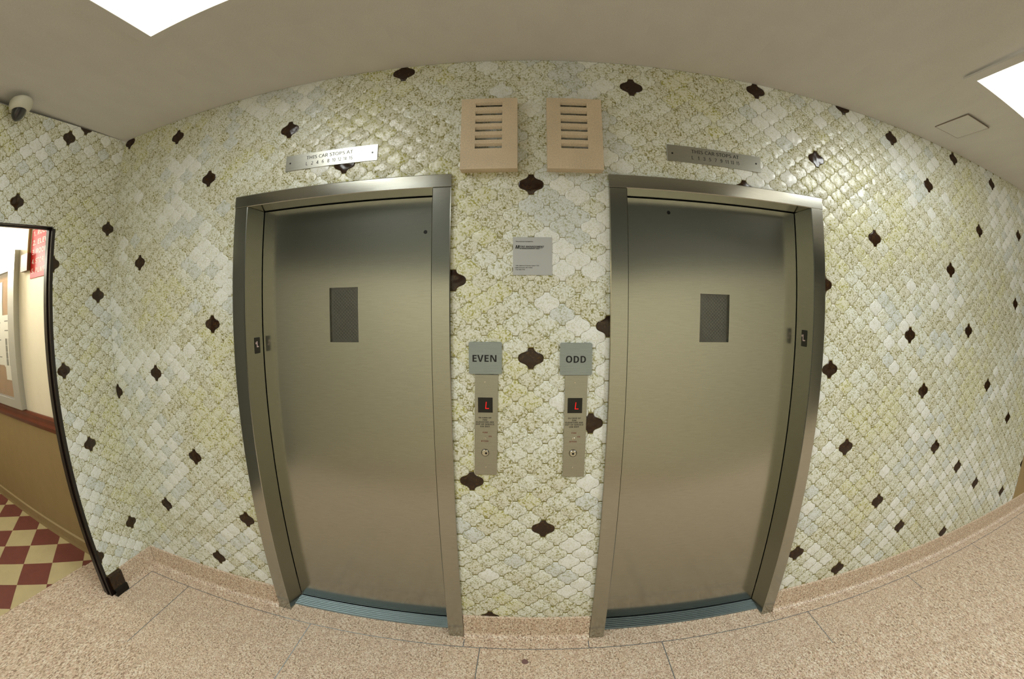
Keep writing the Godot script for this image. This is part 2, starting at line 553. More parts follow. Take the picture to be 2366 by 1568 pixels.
# ------------------------------------------------------------------ the shell of the room
# one side of the bowed room as a curved slab: from and to give the run of the cross-section
func shell(called: String, label: String, from: Vector2, to: Vector2, z0: float, z1: float, outward: Vector2, m: Material) -> Node3D:
	var o := Node3D.new()
	o.name = called
	add_child(o)
	origin[o] = Vector3.ZERO
	tag(o, label, called.get_slice("_", 0), "", "structure")
	var st := begin()
	var n := maxi(2, ceili((to - from).length() / 0.06))
	var k := ceili((z1 - z0) / 0.08)
	for layer in 2:
		grp += 1
		for i in n:
			for j in k:
				var q := []
				for c in [[i, j], [i + 1, j], [i + 1, j + 1], [i, j + 1]]:
					var p := from.lerp(to, float(c[0]) / n) + outward * (0.08 * layer)
					var zz := lerpf(z0, z1, float(c[1]) / k)
					q.append([section(p.x, p.y, zz), Vector2(p.x + p.y, zz)])
				var nrm: Vector3 = (q[2][0] - q[0][0]).cross(q[1][0] - q[0][0])
				var want := Vector3(outward.x, outward.y, 0) * (1.0 if layer else -1.0)
				var order := [0, 1, 2, 0, 2, 3] if nrm.dot(want) > 0.0 else [0, 2, 1, 0, 3, 2]
				st.set_smooth_group(grp)
				for w in order:
					st.set_uv(q[w][1])
					st.add_vertex(q[w][0])
	part(st, "surface", m, o)
	return o

func one(called: String, st: SurfaceTool, m: Material, label: String, category: String, foot: Vector3, kind := "", group := "") -> MeshInstance3D:
	st.generate_normals()
	var src := st.commit_to_arrays()
	var o := MeshInstance3D.new()
	o.name = numbered(called)
	add_child(o)
	o.position = bow(foot)
	origin[o] = o.position
	var vs: PackedVector3Array = src[Mesh.ARRAY_VERTEX]
	for i in vs.size(): vs[i] -= o.position
	src[Mesh.ARRAY_VERTEX] = vs
	var am := ArrayMesh.new()
	am.add_surface_from_arrays(Mesh.PRIMITIVE_TRIANGLES, src)
	o.mesh = am
	o.material_override = m
	tag(o, label, category, group, kind)
	return o

func ceiling_panel(x0: float, z0: float, x1: float, z1: float, label: String, energy: float) -> void:
	var t := thing("ceiling_light", label, "ceiling light", Vector3((x0 + x1) / 2, YC, (z0 + z1) / 2), "recessed ceiling light panels")
	var st := begin()
	for r in [[x0 - 0.06, z0 - 0.05, x0, z1 + 0.05], [x1, z0 - 0.05, x1 + 0.06, z1 + 0.05], [x0, z0 - 0.05, x1, z0], [x0, z1, x1, z1 + 0.05]]:
		box(st, Vector3(r[0], YC - 0.009, r[1]), Vector3(r[2], YC, r[3]), 0.06)
	part(st, "frame", M.ceiling_paint, t)
	st = begin()
	box(st, Vector3(x0, YC - 0.007, z0), Vector3(x1, YC - 0.003, z1), 0.06)
	part(st, "diffuser", M.diffuser, t)
	var c := bow(Vector3((x0 + x1) / 2, YC - 0.02, (z0 + z1) / 2))
	var ex := bow(Vector3(x1, YC - 0.02, (z0 + z1) / 2)) - bow(Vector3(x0, YC - 0.02, (z0 + z1) / 2))
	var ez := bow(Vector3((x0 + x1) / 2, YC - 0.02, z1)) - bow(Vector3((x0 + x1) / 2, YC - 0.02, z0))
	var lamp := AreaLight3D.new()
	lamp.name = "panel_light"
	lamp.area_size = Vector2(ex.length() * 0.9, ez.length() * 0.9)
	lamp.light_energy = energy
	lamp.light_color = Color(0.985, 1.0, 0.995)
	lamp.shadow_enabled = true
	var bx := ex.normalized()
	var bz := bx.cross(ez.normalized()).normalized()
	if bz.y < 0.0: bz = -bz
	add_child(lamp)
	lamp.global_transform = Transform3D(Basis(bx, bz.cross(bx).normalized(), bz), c)

func _ready() -> void:
	# the middle axis of the lobby leans a little downwards and to the left
	var p := 0.0952167
	var yw := -0.0317929
	var r := 0.00174156
	turn = Basis(Vector3(cos(yw), 0, -sin(yw)), Vector3(0, 1, 0), Vector3(sin(yw), 0, cos(yw))) * Basis(Vector3(1, 0, 0), Vector3(0, cos(p), sin(p)), Vector3(0, -sin(p), cos(p))) * Basis(Vector3(cos(r), sin(r), 0), Vector3(-sin(r), cos(r), 0), Vector3(0, 0, 1))
	var cam := Camera3D.new()
	cam.name = "camera"
	cam.fov = 72.09
	cam.near = 0.02
	add_child(cam)
	var flip := func(v: Vector3) -> Vector3: return Vector3(v.x, v.y, -v.z)
	cam.transform = Transform3D(Basis(flip.call(turn.x), flip.call(turn.y), -flip.call(turn.z)), Vector3(0, H, 0))
	cam.current = true
	var env := Environment.new()
	env.background_mode = Environment.BG_COLOR
	env.background_color = Color(0, 0, 0)
	env.tonemap_mode = Environment.TONE_MAPPER_LINEAR
	env.tonemap_exposure = 1.1
	env.sdfgi_enabled = true
	env.ssao_enabled = true
	env.ssil_enabled = true
	var we := WorldEnvironment.new()
	we.name = "environment"
	we.environment = env
	add_child(we)
	make_materials()
	ceiling_panel(-1.40, -0.19, -0.79, 1.03, "glowing white ceiling panel in front of the elevator for even floors", 0.6)
	ceiling_panel(1.953, -0.19, 2.563, 1.03, "glowing white ceiling panel beside the square ceiling hatch", 0.4)
	ceiling_panel(-1.40, -1.35, -0.79, -0.45, "unseen added ceiling panel near the rear wall, opposite the elevator for even floors", 2.8)  # unseen pair, added to brighten the rear wall and the steel reflections
	ceiling_panel(1.953, -1.35, 2.563, -0.45, "unseen added ceiling panel near the rear wall, opposite the elevator for odd floors", 2.8)  # second of the two added rear lamps
	build_shell()
	build_tiled_walls()
	build_floor()
	build_elevators()
	build_wall_fittings()
	build_doorway()
	build_corridor()
	build_ceiling_fittings()

func build_shell() -> void:
	shell("ceiling", "plain off-white painted ceiling over the elevator lobby", Vector2(XL - 0.2, YC), Vector2(XR, YC), -1.1, D + 0.02, Vector2(0, 1), M.ceiling_paint)
	shell("wall_left_rear", "unseen wall on the near side of the doorway, coloured dark for the steel to mirror", Vector2(XL - 0.003, -H), Vector2(XL - 0.003, YC), -1.1, 1.15, Vector2(-1, 0), M.mirrored_dark)  # coloured dark so the jambs mirror darkness
	shell("wall_right", "unseen end wall of the lobby, coloured dark in place of an unlit corridor", Vector2(XR, -H), Vector2(XR, YC), -1.1, D + 0.05, Vector2(1, 0), M.mirrored_dark)  # dark colour stands in for the unlit corridor on this side
	var w := Node3D.new()
	w.name = "wall_rear"
	add_child(w)
	w.position = Vector3((XL + XR) / 2, 0, 1.05)
	tag(w, "cream wall facing the elevators, upper band and end coloured dark for the door reflections", "wall", "", "structure")
	var x0 := XL - 0.2
	for q in [["lower_wall", x0, 2.9, -0.1, H + 0.16, M.rear_paint], ["upper_band", x0, 2.9, H + 0.16, H + YC + 0.1, M.mirrored_dark], ["side_stretch", 2.9, XR + 0.2, -0.1, H + YC + 0.1, M.mirrored_dark]]:  # band darkened for the door reflections, end stretch for an unlit opening
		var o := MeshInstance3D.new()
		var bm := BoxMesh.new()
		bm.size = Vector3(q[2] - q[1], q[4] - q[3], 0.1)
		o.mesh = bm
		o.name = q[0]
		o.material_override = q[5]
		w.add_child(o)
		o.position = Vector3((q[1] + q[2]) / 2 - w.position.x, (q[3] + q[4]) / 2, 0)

func build_tiled_walls() -> void:
	var doors := [[-1.3775, -0.3173], [0.314, 1.3648]]
	var wall := thing("wall_back", "elevator wall covered with mottled white and olive lantern tiles", "wall", Vector3(0, -H, D), "", "structure")
	var st := begin()
	for q in [[XL - 0.15, -H, -1.34, YC], [-0.355, -H, 0.355, YC], [1.33, -H, XE, YC], [-1.34, 0.49, -0.355, YC], [0.355, 0.49, 1.33, YC]]:
		box(st, Vector3(q[0], q[1], D), Vector3(q[2], q[3], D + 0.12), 0.12)
	part(st, "grout_bed", M.grout, wall)
	st = begin()
	box(st, Vector3(XE, -H, D - 0.002), Vector3(XR, YC, D + 0.12), 0.12)
	part(st, "painted_end", M.tan_paint, wall, "tan painted stretch past the tiles")
	# the hoistway behind each door, closed on all sides
	for d in doors:
		st = begin()
		box(st, Vector3(d[0] - 0.1, -H - 0.1, 2.5), Vector3(d[1] + 0.1, 0.75, 2.58), 0.15)
		box(st, Vector3(d[0] - 0.1, -H - 0.1, D + 0.12), Vector3(d[0] - 0.04, 0.75, 2.5), 0.15)
		box(st, Vector3(d[1] + 0.04, -H - 0.1, D + 0.12), Vector3(d[1] + 0.1, 0.75, 2.5), 0.15)
		box(st, Vector3(d[0] - 0.1, 0.69, D + 0.12), Vector3(d[1] + 0.1, 0.75, 2.5), 0.15)
		box(st, Vector3(d[0] - 0.1, -H - 0.16, ZD + 0.06), Vector3(d[1] + 0.1, -H - 0.1, 2.5), 0.15)
		part(st, "hoistway_wall", M.concrete, wall, "grey concrete hoistway behind the door")
	var dark := {}
	for d in [[-9, 29], [7, 27], [17, 29], [32, 28], [43, 29], [52, 28], [-18, 24], [-31, 27], [-39, 29], [-26, 20], [0, 16], [22, 22], [37, 23], [28, 14], [47, 19], [-35, 11], [-25, 3], [40, 12], [57, 9], [44, 4], [33, 3], [0, 0], [-33, -3], [23, -1], [36, -4], [50, -4], [58, -10], [-40, -6], [4, -6], [-29, -13], [-4, -12], [26, -10], [40, -12], [46, -16], [52, -20], [62, -24], [68, -20], [-35, -21], [32, -18], [1, -17], [37, -23], [-24, -20], [47, -27], [-29, -27], [23, -23], [29, -27], [26, 30], [15, 17], [-5, 7], [5, 3], [22, 8], [-3, -29], [-13, 19], [59, 21]]:
		dark[Vector2i(d[0], d[1])] = true
	var holes := []
	for d in doors: holes.append(Rect2(d[0] + 0.03, -H - 0.3, d[1] - d[0] - 0.06, H + 0.3 + 0.4776))
	lay_tiles(wall, "back", back_site, [-46, 80], [-34, 34], Vector2(0.0609, 0.0440), Rect2(XL, YB - 0.004, XE - XL, YC - YB + 0.004), holes, dark, 300, func(c: Vector2) -> float: return c.length())
	# the left wall, pierced by the doorway
	var left := thing("wall_left", "narrow side wall of mottled lantern tiles beside the doorway", "wall", Vector3(XL, -H, 1.6), "", "structure")
	st = begin()
	box(st, Vector3(XL - 0.083, -H, 1.338), Vector3(XL, YC, D + 0.1), 0.1)
	box(st, Vector3(XL - 0.083, 0.4655, -0.27), Vector3(XL, YC, 1.338), 0.1)
	part(st, "grout_bed", M.grout, left)
	dark = {}
	for d in [[-12, 12], [-7, 21], [0, 10], [-1, 1], [-6, -8], [-4, -18], [-1, -31], [-7, 5], [-7, -33], [-5, 23]]: dark[Vector2i(d[0], d[1])] = true
	lay_tiles(left, "left", func(i: float, j: float) -> Vector2: return Vector2(1.788 + 0.0635 * i, 0.052 + 0.04375 * j), [-32, 3], [-38, 26], Vector2(0.0622, 0.0435), Rect2(-0.15, YB - 0.004, D + 0.15, YC - YB + 0.004), [Rect2(-0.5, -H - 0.4, 1.838, H + 0.4 + 0.4655)], dark, 300, func(c: Vector2) -> float: return -c.x + absf(c.y) * 0.3)
	# coved terrazzo base along both tiled walls
	var cove := func(z: float, s: float) -> PackedVector2Array:   # y, depth
		var o := PackedVector2Array([Vector2(YB, z), Vector2(YB, z - 0.010 * s), Vector2(YB - 0.004, z - 0.013 * s), Vector2(-H + 0.034, z - 0.016 * s)])
		for k in 5:
			var a := PI / 2 * (k + 1) / 5.0
			o.append(Vector2(-H + 0.034 - 0.032 * sin(a), z - (0.016 + 0.032 * (1.0 - cos(a))) * s))
		o.append(Vector2(-H, z - 0.048 * s))
		o.append(Vector2(-H, z))
		return o
	var base := thing("baseboard_back", "speckled pink terrazzo base along the elevator wall", "baseboard", Vector3(0, -H, D), "", "structure")
	for q in [[XL, -1.3785], [-0.3163, 0.313], [1.3658, XR]]:
		st = begin()
		sweep(st, cove.call(D, 1.0), "x", q[0], q[1], 0.08)
		part(st, "cove", M.terrazzo, base)
	var lb := thing("baseboard_left", "short speckled terrazzo base under the side wall", "baseboard", Vector3(XL, -H, 1.6), "", "structure")
	st = begin()
	var pr := PackedVector2Array()
	for q in cove.call(0.0, 1.0): pr.append(Vector2(XL - q.y, q.x))
	sweep(st, pr, "z", 1.475, D - 0.02, 0.05)
	part(st, "cove", M.terrazzo, lb)

func build_floor() -> void:
	var fl := shell("floor", "speckled pinkish terrazzo floor with metal divider strips", Vector2(XL - 0.5, -H - 0.006), Vector2(XR, -H - 0.006), -1.1, D + 0.25, Vector2(0, -1), M.terrazzo)
	var slab := func(x0: float, z0: float, x1: float, z1: float) -> void:
		var s := begin()
		box(s, Vector3(x0 + 0.002, -H - 0.005, z0 + 0.002), Vector3(x1 - 0.002, -H, z1 - 0.002), 0.04)
		part(s, "slab", M.terrazzo, fl)
	var strip := func(x0: float, z0: float, x1: float, z1: float) -> void:
		var s := begin()
		box(s, Vector3(x0 - 0.0022, -H - 0.005, z0 - 0.0022), Vector3(x1 + 0.0022, -H + 0.0009, z1 + 0.0022), 0.04)
		part(s, "divider_strip", M.divider, fl, "thin grey metal strip")
	var xs := [-2.948, -2.043, -1.138, -0.229, 0.679, 1.577, 2.477, 3.37, 4.28, 5.18, 6.08]
	for k in xs.size() - 1:
		for row in [[0.733, 1.733], [-0.25, 0.733]]:
			if k == 0:
				slab.call(-2.948, row[0], -2.043, minf(row[1], 1.34))
				if row[1] > 1.5: slab.call(-2.41, 1.344, -2.043, 1.733)
			else: slab.call(xs[k], row[0], xs[k + 1], row[1])
		if k > 0: strip.call(xs[k], -0.25, xs[k], 1.733)
	strip.call(-2.41, 1.733, XR - 0.3, 1.733)
	strip.call(-2.043, 0.733, 6.0, 0.733)
	strip.call(-2.41, 1.43, -2.41, 1.733)
	for e in [[-2.45, -1.3475], [-1.3475, -0.312], [-0.312, 0.307], [0.307, 1.35], [1.35, 2.477], [2.477, 4.28], [4.28, 6.0]]: slab.call(e[0], 1.733, e[1], 1.885)
	for x in [-0.312, 0.307]: strip.call(x, 1.733, x, 1.80)
	slab.call(-2.47, 1.40, -2.41, 1.733)
	var gum := begin()
	plate(gum, PackedVector2Array([Vector2(-0.022, 1.630), Vector2(-0.012, 1.620), Vector2(0.004, 1.622), Vector2(0.013, 1.634), Vector2(0.004, 1.652), Vector2(-0.010, 1.660), Vector2(-0.021, 1.650)]), 0.0, 0.0014, 0.0012, "floor")
	one("gum_spot", gum, M.gum, "small flattened purplish gum spot stuck to the terrazzo floor", "stain", Vector3(-0.005, -H, 1.64))

func build_elevators() -> void:
	for k in 2:
		var even := k == 0
		var xo: float = -1.3775 if even else 0.314
		var xi: float = -1.2998 if even else 0.3884
		var yi: float = -0.3949 if even else 1.2914
		var yo: float = -0.3173 if even else 1.3648
		var which := "even" if even else "odd"
		# frame
		var fr := thing("elevator_frame", "brushed steel elevator door frame below the sign listing %s floors" % which, "door frame", Vector3((xo + yo) / 2, -H, ZF), "elevator door frames")
		var c := 0.003
		for s in 2:
			var a := xo if s == 0 else yo
			var b := xi if s == 0 else yi
			var q := signf(b - a)
			var st := begin()
			sweep(st, PackedVector2Array([Vector2(a, D + 0.02), Vector2(a, ZF + c), Vector2(a + c * q, ZF), Vector2(b - c * q, ZF), Vector2(b, ZF + c), Vector2(b, ZD - 0.004), Vector2(b - 0.03 * q, ZD - 0.004), Vector2(b - 0.03 * q, D + 0.02)]), "y", -H, 0.4495, 0.06)
			part(st, "jamb", M.steel, fr)
		var st := begin()
		var y0 := 0.4505
		var y1 := 0.5076
		sweep(st, PackedVector2Array([Vector2(y1, D + 0.02), Vector2(y1, ZF + c), Vector2(y1 - c, ZF), Vector2(y0 + c, ZF), Vector2(y0, ZF + c), Vector2(y0, ZD - 0.004), Vector2(y1, ZD - 0.004)]), "x", xo, yo, 0.06)
		part(st, "header", M.steel, fr)
		# door
		var wx: Vector2 = Vector2(-0.915, -0.770) if even else Vector2(0.757, 0.906)
		var wy: Vector2 = Vector2(-0.191, 0.057) if even else Vector2(-0.183, 0.033)
		var d := thing("elevator_door", "brushed steel elevator door with small dark window, %s side" % ("beside the doorway" if even else "away from the doorway"), "elevator door", Vector3((xo + yo) / 2, -H, ZD), "elevator doors")
		var lo := xi + 0.004
		var hi := yi + 0.02
		if not even:
			lo = xi - 0.02
			hi = yi - 0.004
		st = begin()
		for q in [[lo, -H + 0.012, wx.x, 0.446], [wx.y, -H + 0.012, hi, 0.446], [wx.x, wy.y, wx.y, 0.446], [wx.x, -H + 0.012, wx.y, wy.x]]:
			box(st, Vector3(q[0], q[1], ZD), Vector3(q[2], q[3], ZD + 0.03), 0.06)
		part(st, "panel", M.steel, d)
		st = begin()
		box(st, Vector3(wx.x - 0.004, wy.x - 0.004, ZD + 0.014), Vector3(wx.y + 0.004, wy.y + 0.004, ZD + 0.02), 0.06)
		var pane := part(st, "window_pane", M.pane, d, "greenish wired glass looking into the dark hoistway")
		st = begin()
		for q in range(-14, 30):
			for dir in [-1.0, 1.0]:
				var x0: float = wx.x + q * 0.016
				var pa := Vector2(x0, wy.x)
				var pb := Vector2(x0 + dir * (wy.y - wy.x), wy.y)
				var lo_t := 0.0
				var hi_t := 1.0
				for side in [[pa.x - wx.x, pb.x - pa.x], [wx.y - pa.x, pa.x - pb.x]]:
					var t0: float = -side[0] / side[1]
					if side[1] > 0.0: lo_t = maxf(lo_t, t0)
					else: hi_t = minf(hi_t, t0)
				if hi_t - lo_t < 0.03: continue
				var a := pa.lerp(pb, lo_t)
				var b := pa.lerp(pb, hi_t)
				var off := (b - a).orthogonal().normalized() * 0.0006
				face(st, Vector3(a.x - off.x, a.y - off.y, ZD + 0.0205), Vector3(b.x - a.x, b.y - a.y, 0), Vector3(off.x * 2, off.y * 2, 0), Vector3(0, 0, -1), 0.1)
		var wires := part(st, "wire_mesh", M.grey_box, pane)
		wires.set_meta("kind", "stuff")
		st = begin()
		var hx: float = -0.4558 if even else 0.6097
		var hy: float = 0.2907 if even else 0.389
		plate(st, disc(hx, hy, 0.0085), 0.0, 0.0012, 0.0006, "door")
		part(st, "release_hole", M.black_plastic, d, "small round black key hole")
		# sill
		var si := thing("elevator_sill", "grooved bluish metal sill under the elevator for %s floors" % which, "door sill", Vector3((xo + yo) / 2, -H, 1.93), "elevator sills")
		st = begin()
		box(st, Vector3(xi - 0.001, -H, 1.878), Vector3(yi + 0.001, -H + 0.004, ZD + 0.06), 0.06)
		part(st, "plate", M.sill_metal, si)
		for z in [1.886, 1.902, 1.918, 1.934, 1.950, 1.966]:
			st = begin()
			sweep(st, PackedVector2Array([Vector2(-H + 0.004, z - 0.005), Vector2(-H + 0.0075, z - 0.0035), Vector2(-H + 0.0075, z + 0.0035), Vector2(-H + 0.004, z + 0.005)]), "x", xi, yi, 0.08)
			part(st, "rib", M.sill_metal, si)
		# floor plate on the jamb
		var mode := "jamb_left" if even else "jamb_right"
		var u0: float = 1.891 if even else 1.867
		var v0: float = -0.2415 if even else -0.1935
		var bp := thing("floor_plate", "small black tactile floor plate on the inner jamb below %s floors sign" % which, "sign", at(mode, u0 + 0.022, v0, 0), "tactile floor plates")
		st = begin()
		plate(st, rect(u0, v0, u0 + 0.050, v0 + 0.077, 0.004), 0.0, 0.002, 0.0008, mode)
		part(st, "plate", M.black_plastic, bp)
		st = begin()
		if even: letters(st, "L", u0 + 0.027, v0 + 0.030, 0.028, 0.0021, mode, 0.018, true)
		else:
			# mirrored surface direction: the letter is laid from its stem and foot
			plate(st, rect(u0 + 0.030, v0 + 0.026, u0 + 0.035, v0 + 0.056), 0.002, 0.0027, 0.0002, mode)
			plate(st, rect(u0 + 0.014, v0 + 0.026, u0 + 0.035, v0 + 0.031), 0.002, 0.0027, 0.0002, mode)
		part(st, "letter", M.white_print, bp)
		st = begin()
		var star := PackedVector2Array()
		for q in 10: star.append(Vector2(u0 + (0.012 if even else 0.043), v0 + 0.050) + Vector2(sin(TAU * q / 10), cos(TAU * q / 10)) * (0.007 if q % 2 == 0 else 0.003))
		plate(st, star, 0.002, 0.0027, 0.0002, mode)
		part(st, "star", M.white_print, bp)

func build_wall_fittings() -> void:
	var st: SurfaceTool
	# louvred ventilation boxes
	for k in 2:
		var x0: float = -0.279 if k == 0 else 0.066
		var x1: float = -0.052 if k == 0 else 0.290
		var s0: float = -0.221 if k == 0 else 0.122
		var s1: float = -0.113 if k == 0 else 0.229
		var v := thing("ventilation_grille", "beige louvred ventilation box high on the wall, %s" % ("nearer the even floors sign" if k == 0 else "nearer the odd floors sign"), "grille", Vector3((x0 + x1) / 2, 0.5134, D), "louvred boxes between the elevators")
		var rows := [0.794, 0.7555, 0.718, 0.682, 0.6445, 0.607]
		st = begin()
		var z := D - 0.06
		# front sheet with openings, then sides
		box(st, Vector3(x0, 0.5134, z), Vector3(s0, 0.829, z + 0.002), 0.08)
		box(st, Vector3(s1, 0.5134, z), Vector3(x1, 0.829, z + 0.002), 0.08)
		var top := 0.829
		for y in rows:
			box(st, Vector3(s0, y + 0.014, z), Vector3(s1, top, z + 0.002), 0.08)
			top = y - 0.006
		box(st, Vector3(s0, 0.5134, z), Vector3(s1, top, z + 0.002), 0.08)
		box(st, Vector3(x0, 0.5134, z + 0.002), Vector3(x0 + 0.002, 0.829, D), 0.08)
		box(st, Vector3(x1 - 0.002, 0.5134, z + 0.002), Vector3(x1, 0.829, D), 0.08)
		box(st, Vector3(x0 + 0.002, 0.5134, z + 0.002), Vector3(x1 - 0.002, 0.5154, D), 0.08)
		box(st, Vector3(x0 + 0.002, 0.827, z + 0.002), Vector3(x1 - 0.002, 0.829, D), 0.08)
		part(st, "housing", M.grille_paint, v)
		for y in rows:
			st = begin()
			sweep(st, PackedVector2Array([Vector2(y + 0.0145, z + 0.001), Vector2(y + 0.0145, z + 0.0025), Vector2(y + 0.0055, z + 0.010), Vector2(y + 0.0045, z + 0.009)]), "x", s0, s1, 0.06)
			part(st, "louvre", M.grille_paint, v)
	# signs that list the floors
	for k in 2:
		var x0: float = -1.1055 if k == 0 else 0.5725
		var x1: float = -0.6455 if k == 0 else 1.0295
		var y0: float = 0.5965 if k == 0 else 0.5905
		var tl := 0.0 if k == 0 else -0.005
		var t := thing("floor_list_sign", "engraved steel strip reading THIS CAR STOPS AT, %s numbers" % ("even" if k == 0 else "odd"), "sign", Vector3((x0 + x1) / 2, y0, D), "engraved strips above the elevators")
		st = begin()
		plate(st, PackedVector2Array([Vector2(x0, y0), Vector2(x1, y0 + tl), Vector2(x1, y0 + 0.074 + tl), Vector2(x0, y0 + 0.074)]), 0.004, 0.008, 0.0008, "back", 6)
		part(st, "plate", M.steel_plate, t)
		st = begin()
		var mx := (x0 + x1) / 2 + (-0.003 if k == 0 else 0.0)
		letters(st, "THIS CAR STOPS AT", mx, y0 + 0.044, 0.0155, 0.0081, "back", 0.232, false)
		var names := ["L", "2", "4", "6", "8", "10", "12", "14", "16"] if k == 0 else ["L", "1", "3", "5", "7", "9", "11", "13", "15"]
		for q in 9: letters(st, names[q], mx - 0.112 + q * 0.0275, y0 + 0.0155, 0.0155, 0.0081, "back", 0.015 if q > 5 or (k == 0 and q > 4) else 0.0)
		part(st, "lettering", M.black_print, t, "black engraved capitals and numbers")
		for x in [x0 + 0.024, x1 - 0.024]:
			st = begin()
			plate(st, disc(x, y0 + 0.037 + tl / 2, 0.0042, 14), 0.008, 0.0094, 0.0008, "back")
			part(st, "screw", M.black_plastic, t)
	# management plaque
	var t := thing("management_plaque", "square grey plaque with company name and address between the elevators", "sign", Vector3(0.007, 0.091, D))
	st = begin()
	plate(st, rect(-0.070, 0.0905, 0.084, 0.242), 0.003, 0.006, 0.0006, "back", 3)
	part(st, "plate", M.plaque, t)
	st = begin()
	letters(st, "This property managed by:", -0.060, 0.2225, 0.0034, 0.0061, "back", 0.069, false, 0.0, false)
	letters(st, "M", -0.061, 0.1955, 0.0140, 0.0061, "back", 0.0125, true, 0.25, false)
	letters(st, "ETRO MANAGEMENT", -0.0475, 0.2002, 0.0068, 0.0061, "back", 0.0985, true, 0.25, false)
	letters(st, "& DEVELOPMENT, INC.", -0.044, 0.1938, 0.0030, 0.0061, "back", 0.080, true, 0.25, false)
	plate(st, PackedVector2Array([Vector2(-0.055, 0.1975), Vector2(0.047, 0.1975), Vector2(0.0475, 0.1985), Vector2(-0.0548, 0.1985)]), 0.006, 0.0066, 0.0001, "back")
	letters(st, "1981 Marcus Avenue, Suite C131", -0.060, 0.1265, 0.0036, 0.0061, "back", 0.092, false, 0.0, false)
	letters(st, "Lake Success, NY 11042", -0.060, 0.1185, 0.0036, 0.0061, "back", 0.067, false, 0.0, false)
	letters(st, "718-706-7755", -0.060, 0.1105, 0.0036, 0.0061, "back", 0.037, false, 0.0, false)
	part(st, "lettering", M.black_print, t, "black printed name and address")
	# EVEN and ODD plates, call stations below them
	for k in 2:
		var word := "EVEN" if k == 0 else "ODD"
		var x0: float = -0.2455 if k == 0 else 0.1175
		var x1: float = -0.1135 if k == 0 else 0.246
		var y1: float = -0.1735 if k == 0 else -0.1755
		t = thing("%s_sign" % word.to_lower(), "square grey metal plate reading %s above its call station" % word, "sign", Vector3((x0 + x1) / 2, y1 - 0.129, D))
		st = begin()
		plate(st, rect(x0, y1 - 0.129, x1, y1, 0.007), 0.003, 0.011, 0.0008, "back")
		part(st, "plate", M.zinc_plate, t)
		st = begin()
		letters(st, word, (x0 + x1) / 2 - (0.003 if k == 0 else 0.001), y1 - 0.079, 0.027, 0.0111, "back", 0.096 if k == 0 else 0.080, true)
		part(st, "lettering", M.black_print, t)
		var sx0: float = -0.2255 if k == 0 else 0.1385
		var sx1: float = -0.1325 if k == 0 else 0.2295
		var bot: float = -0.733 if k == 0 else -0.7395
		var mx: float = -0.1840 if k == 0 else 0.1790
		var cs := thing("call_station", "tall steel call station with red floor display under the %s plate" % word, "call station", Vector3(mx, bot, D), "elevator call stations")
		st = begin()
		var skew: float = 0.0045 if k == 0 else 0.0
		plate(st, PackedVector2Array([Vector2(sx0 - skew, bot), Vector2(sx1 - skew, bot), Vector2(sx1 + skew, -0.3045), Vector2(sx0 + skew, -0.3045)]), 0.002, 0.010, 0.0012, "back", 5)
		part(st, "faceplate", M.steel_plate, cs)
		var dx: float = -0.2105 if k == 0 else 0.151
		st = begin()
		plate(st, rect(dx, -0.4605, dx + 0.0595, -0.398), 0.0098, 0.0112, 0.0003, "back")
		var disp := part(st, "floor_display", M.black_plastic, cs, "black display window")
		st = begin()
		var lx := dx + 0.0295
		plate(st, PackedVector2Array([Vector2(lx, -0.443), Vector2(lx + 0.0032, -0.443), Vector2(lx + 0.0058, -0.4155), Vector2(lx + 0.0026, -0.4155)]), 0.0112, 0.0118, 0.0002, "back")
		plate(st, PackedVector2Array([Vector2(lx - 0.0003, -0.4445), Vector2(lx + 0.015, -0.4445), Vector2(lx + 0.0153, -0.4413), Vector2(lx, -0.4413)]), 0.0112, 0.0118, 0.0002, "back")
		part(st, "display_digit", M.led, disp, "glowing red letter L")
		st = begin()
		var yy := -0.4855
		for line in [["IN CASE OF", 0.052], ["FIRE", 0.018], ["ELEVATORS ARE", 0.072], ["OUT OF SERVICE", 0.075], ["USE EXIT", 0.040]]:
			letters(st, line[0], mx + 0.001, yy, 0.0058, 0.0101, "back", line[1], true)
			yy -= 0.0092
		part(st, "notice", M.black_print, cs, "black printed fire notice")
		st = begin()
		letters(st, "FIRE", mx + 0.001, -0.5475, 0.0046, 0.0101, "back", 0.020, true)
		letters(st, "ON", mx + 0.021, -0.5640, 0.0046, 0.0101, "back", 0.012, true)
		letters(st, "BYPASS", mx - 0.001, -0.5850, 0.0046, 0.0101, "back", 0.030, true)
		part(st, "key_switch_print", M.red_print, cs, "small red print")
		st = begin()
		plate(st, disc(mx, -0.570, 0.0062, 16), 0.010, 0.0125, 0.0008, "back")
		var key := part(st, "key_switch", M.button_metal, cs)
		st = begin()
		plate(st, rect(mx - 0.0008, -0.5735, mx + 0.0008, -0.5665), 0.0125, 0.0127, 0.0001, "back")
		part(st, "key_slot", M.black_plastic, key)
		st = begin()
		plate(st, disc(mx, -0.6335, 0.0165, 24), 0.0098, 0.0108, 0.0006, "back")
		var ring := part(st, "button_ring", M.black_plastic, cs)
		st = begin()
		plate(st, disc(mx, -0.6335, 0.0145, 24), 0.0105, 0.0150, 0.0025, "back")
		part(st, "call_button", M.button_metal, cs, "round chrome call button")
		st = begin()
		plate(st, disc(mx + (0.004 if k == 0 else 0.0), -0.6345, 0.0050, 14), 0.0150, 0.0154, 0.0002, "back")
		part(st, "button_mark", M.black_plastic, ring)
		for y in [-0.335, -0.698]:
			st = begin()
			plate(st, disc(mx + (0.002 if k == 0 else 0.0), y, 0.0036, 14), 0.010, 0.0115, 0.0009, "back")
			part(st, "screw", M.button_metal, cs)

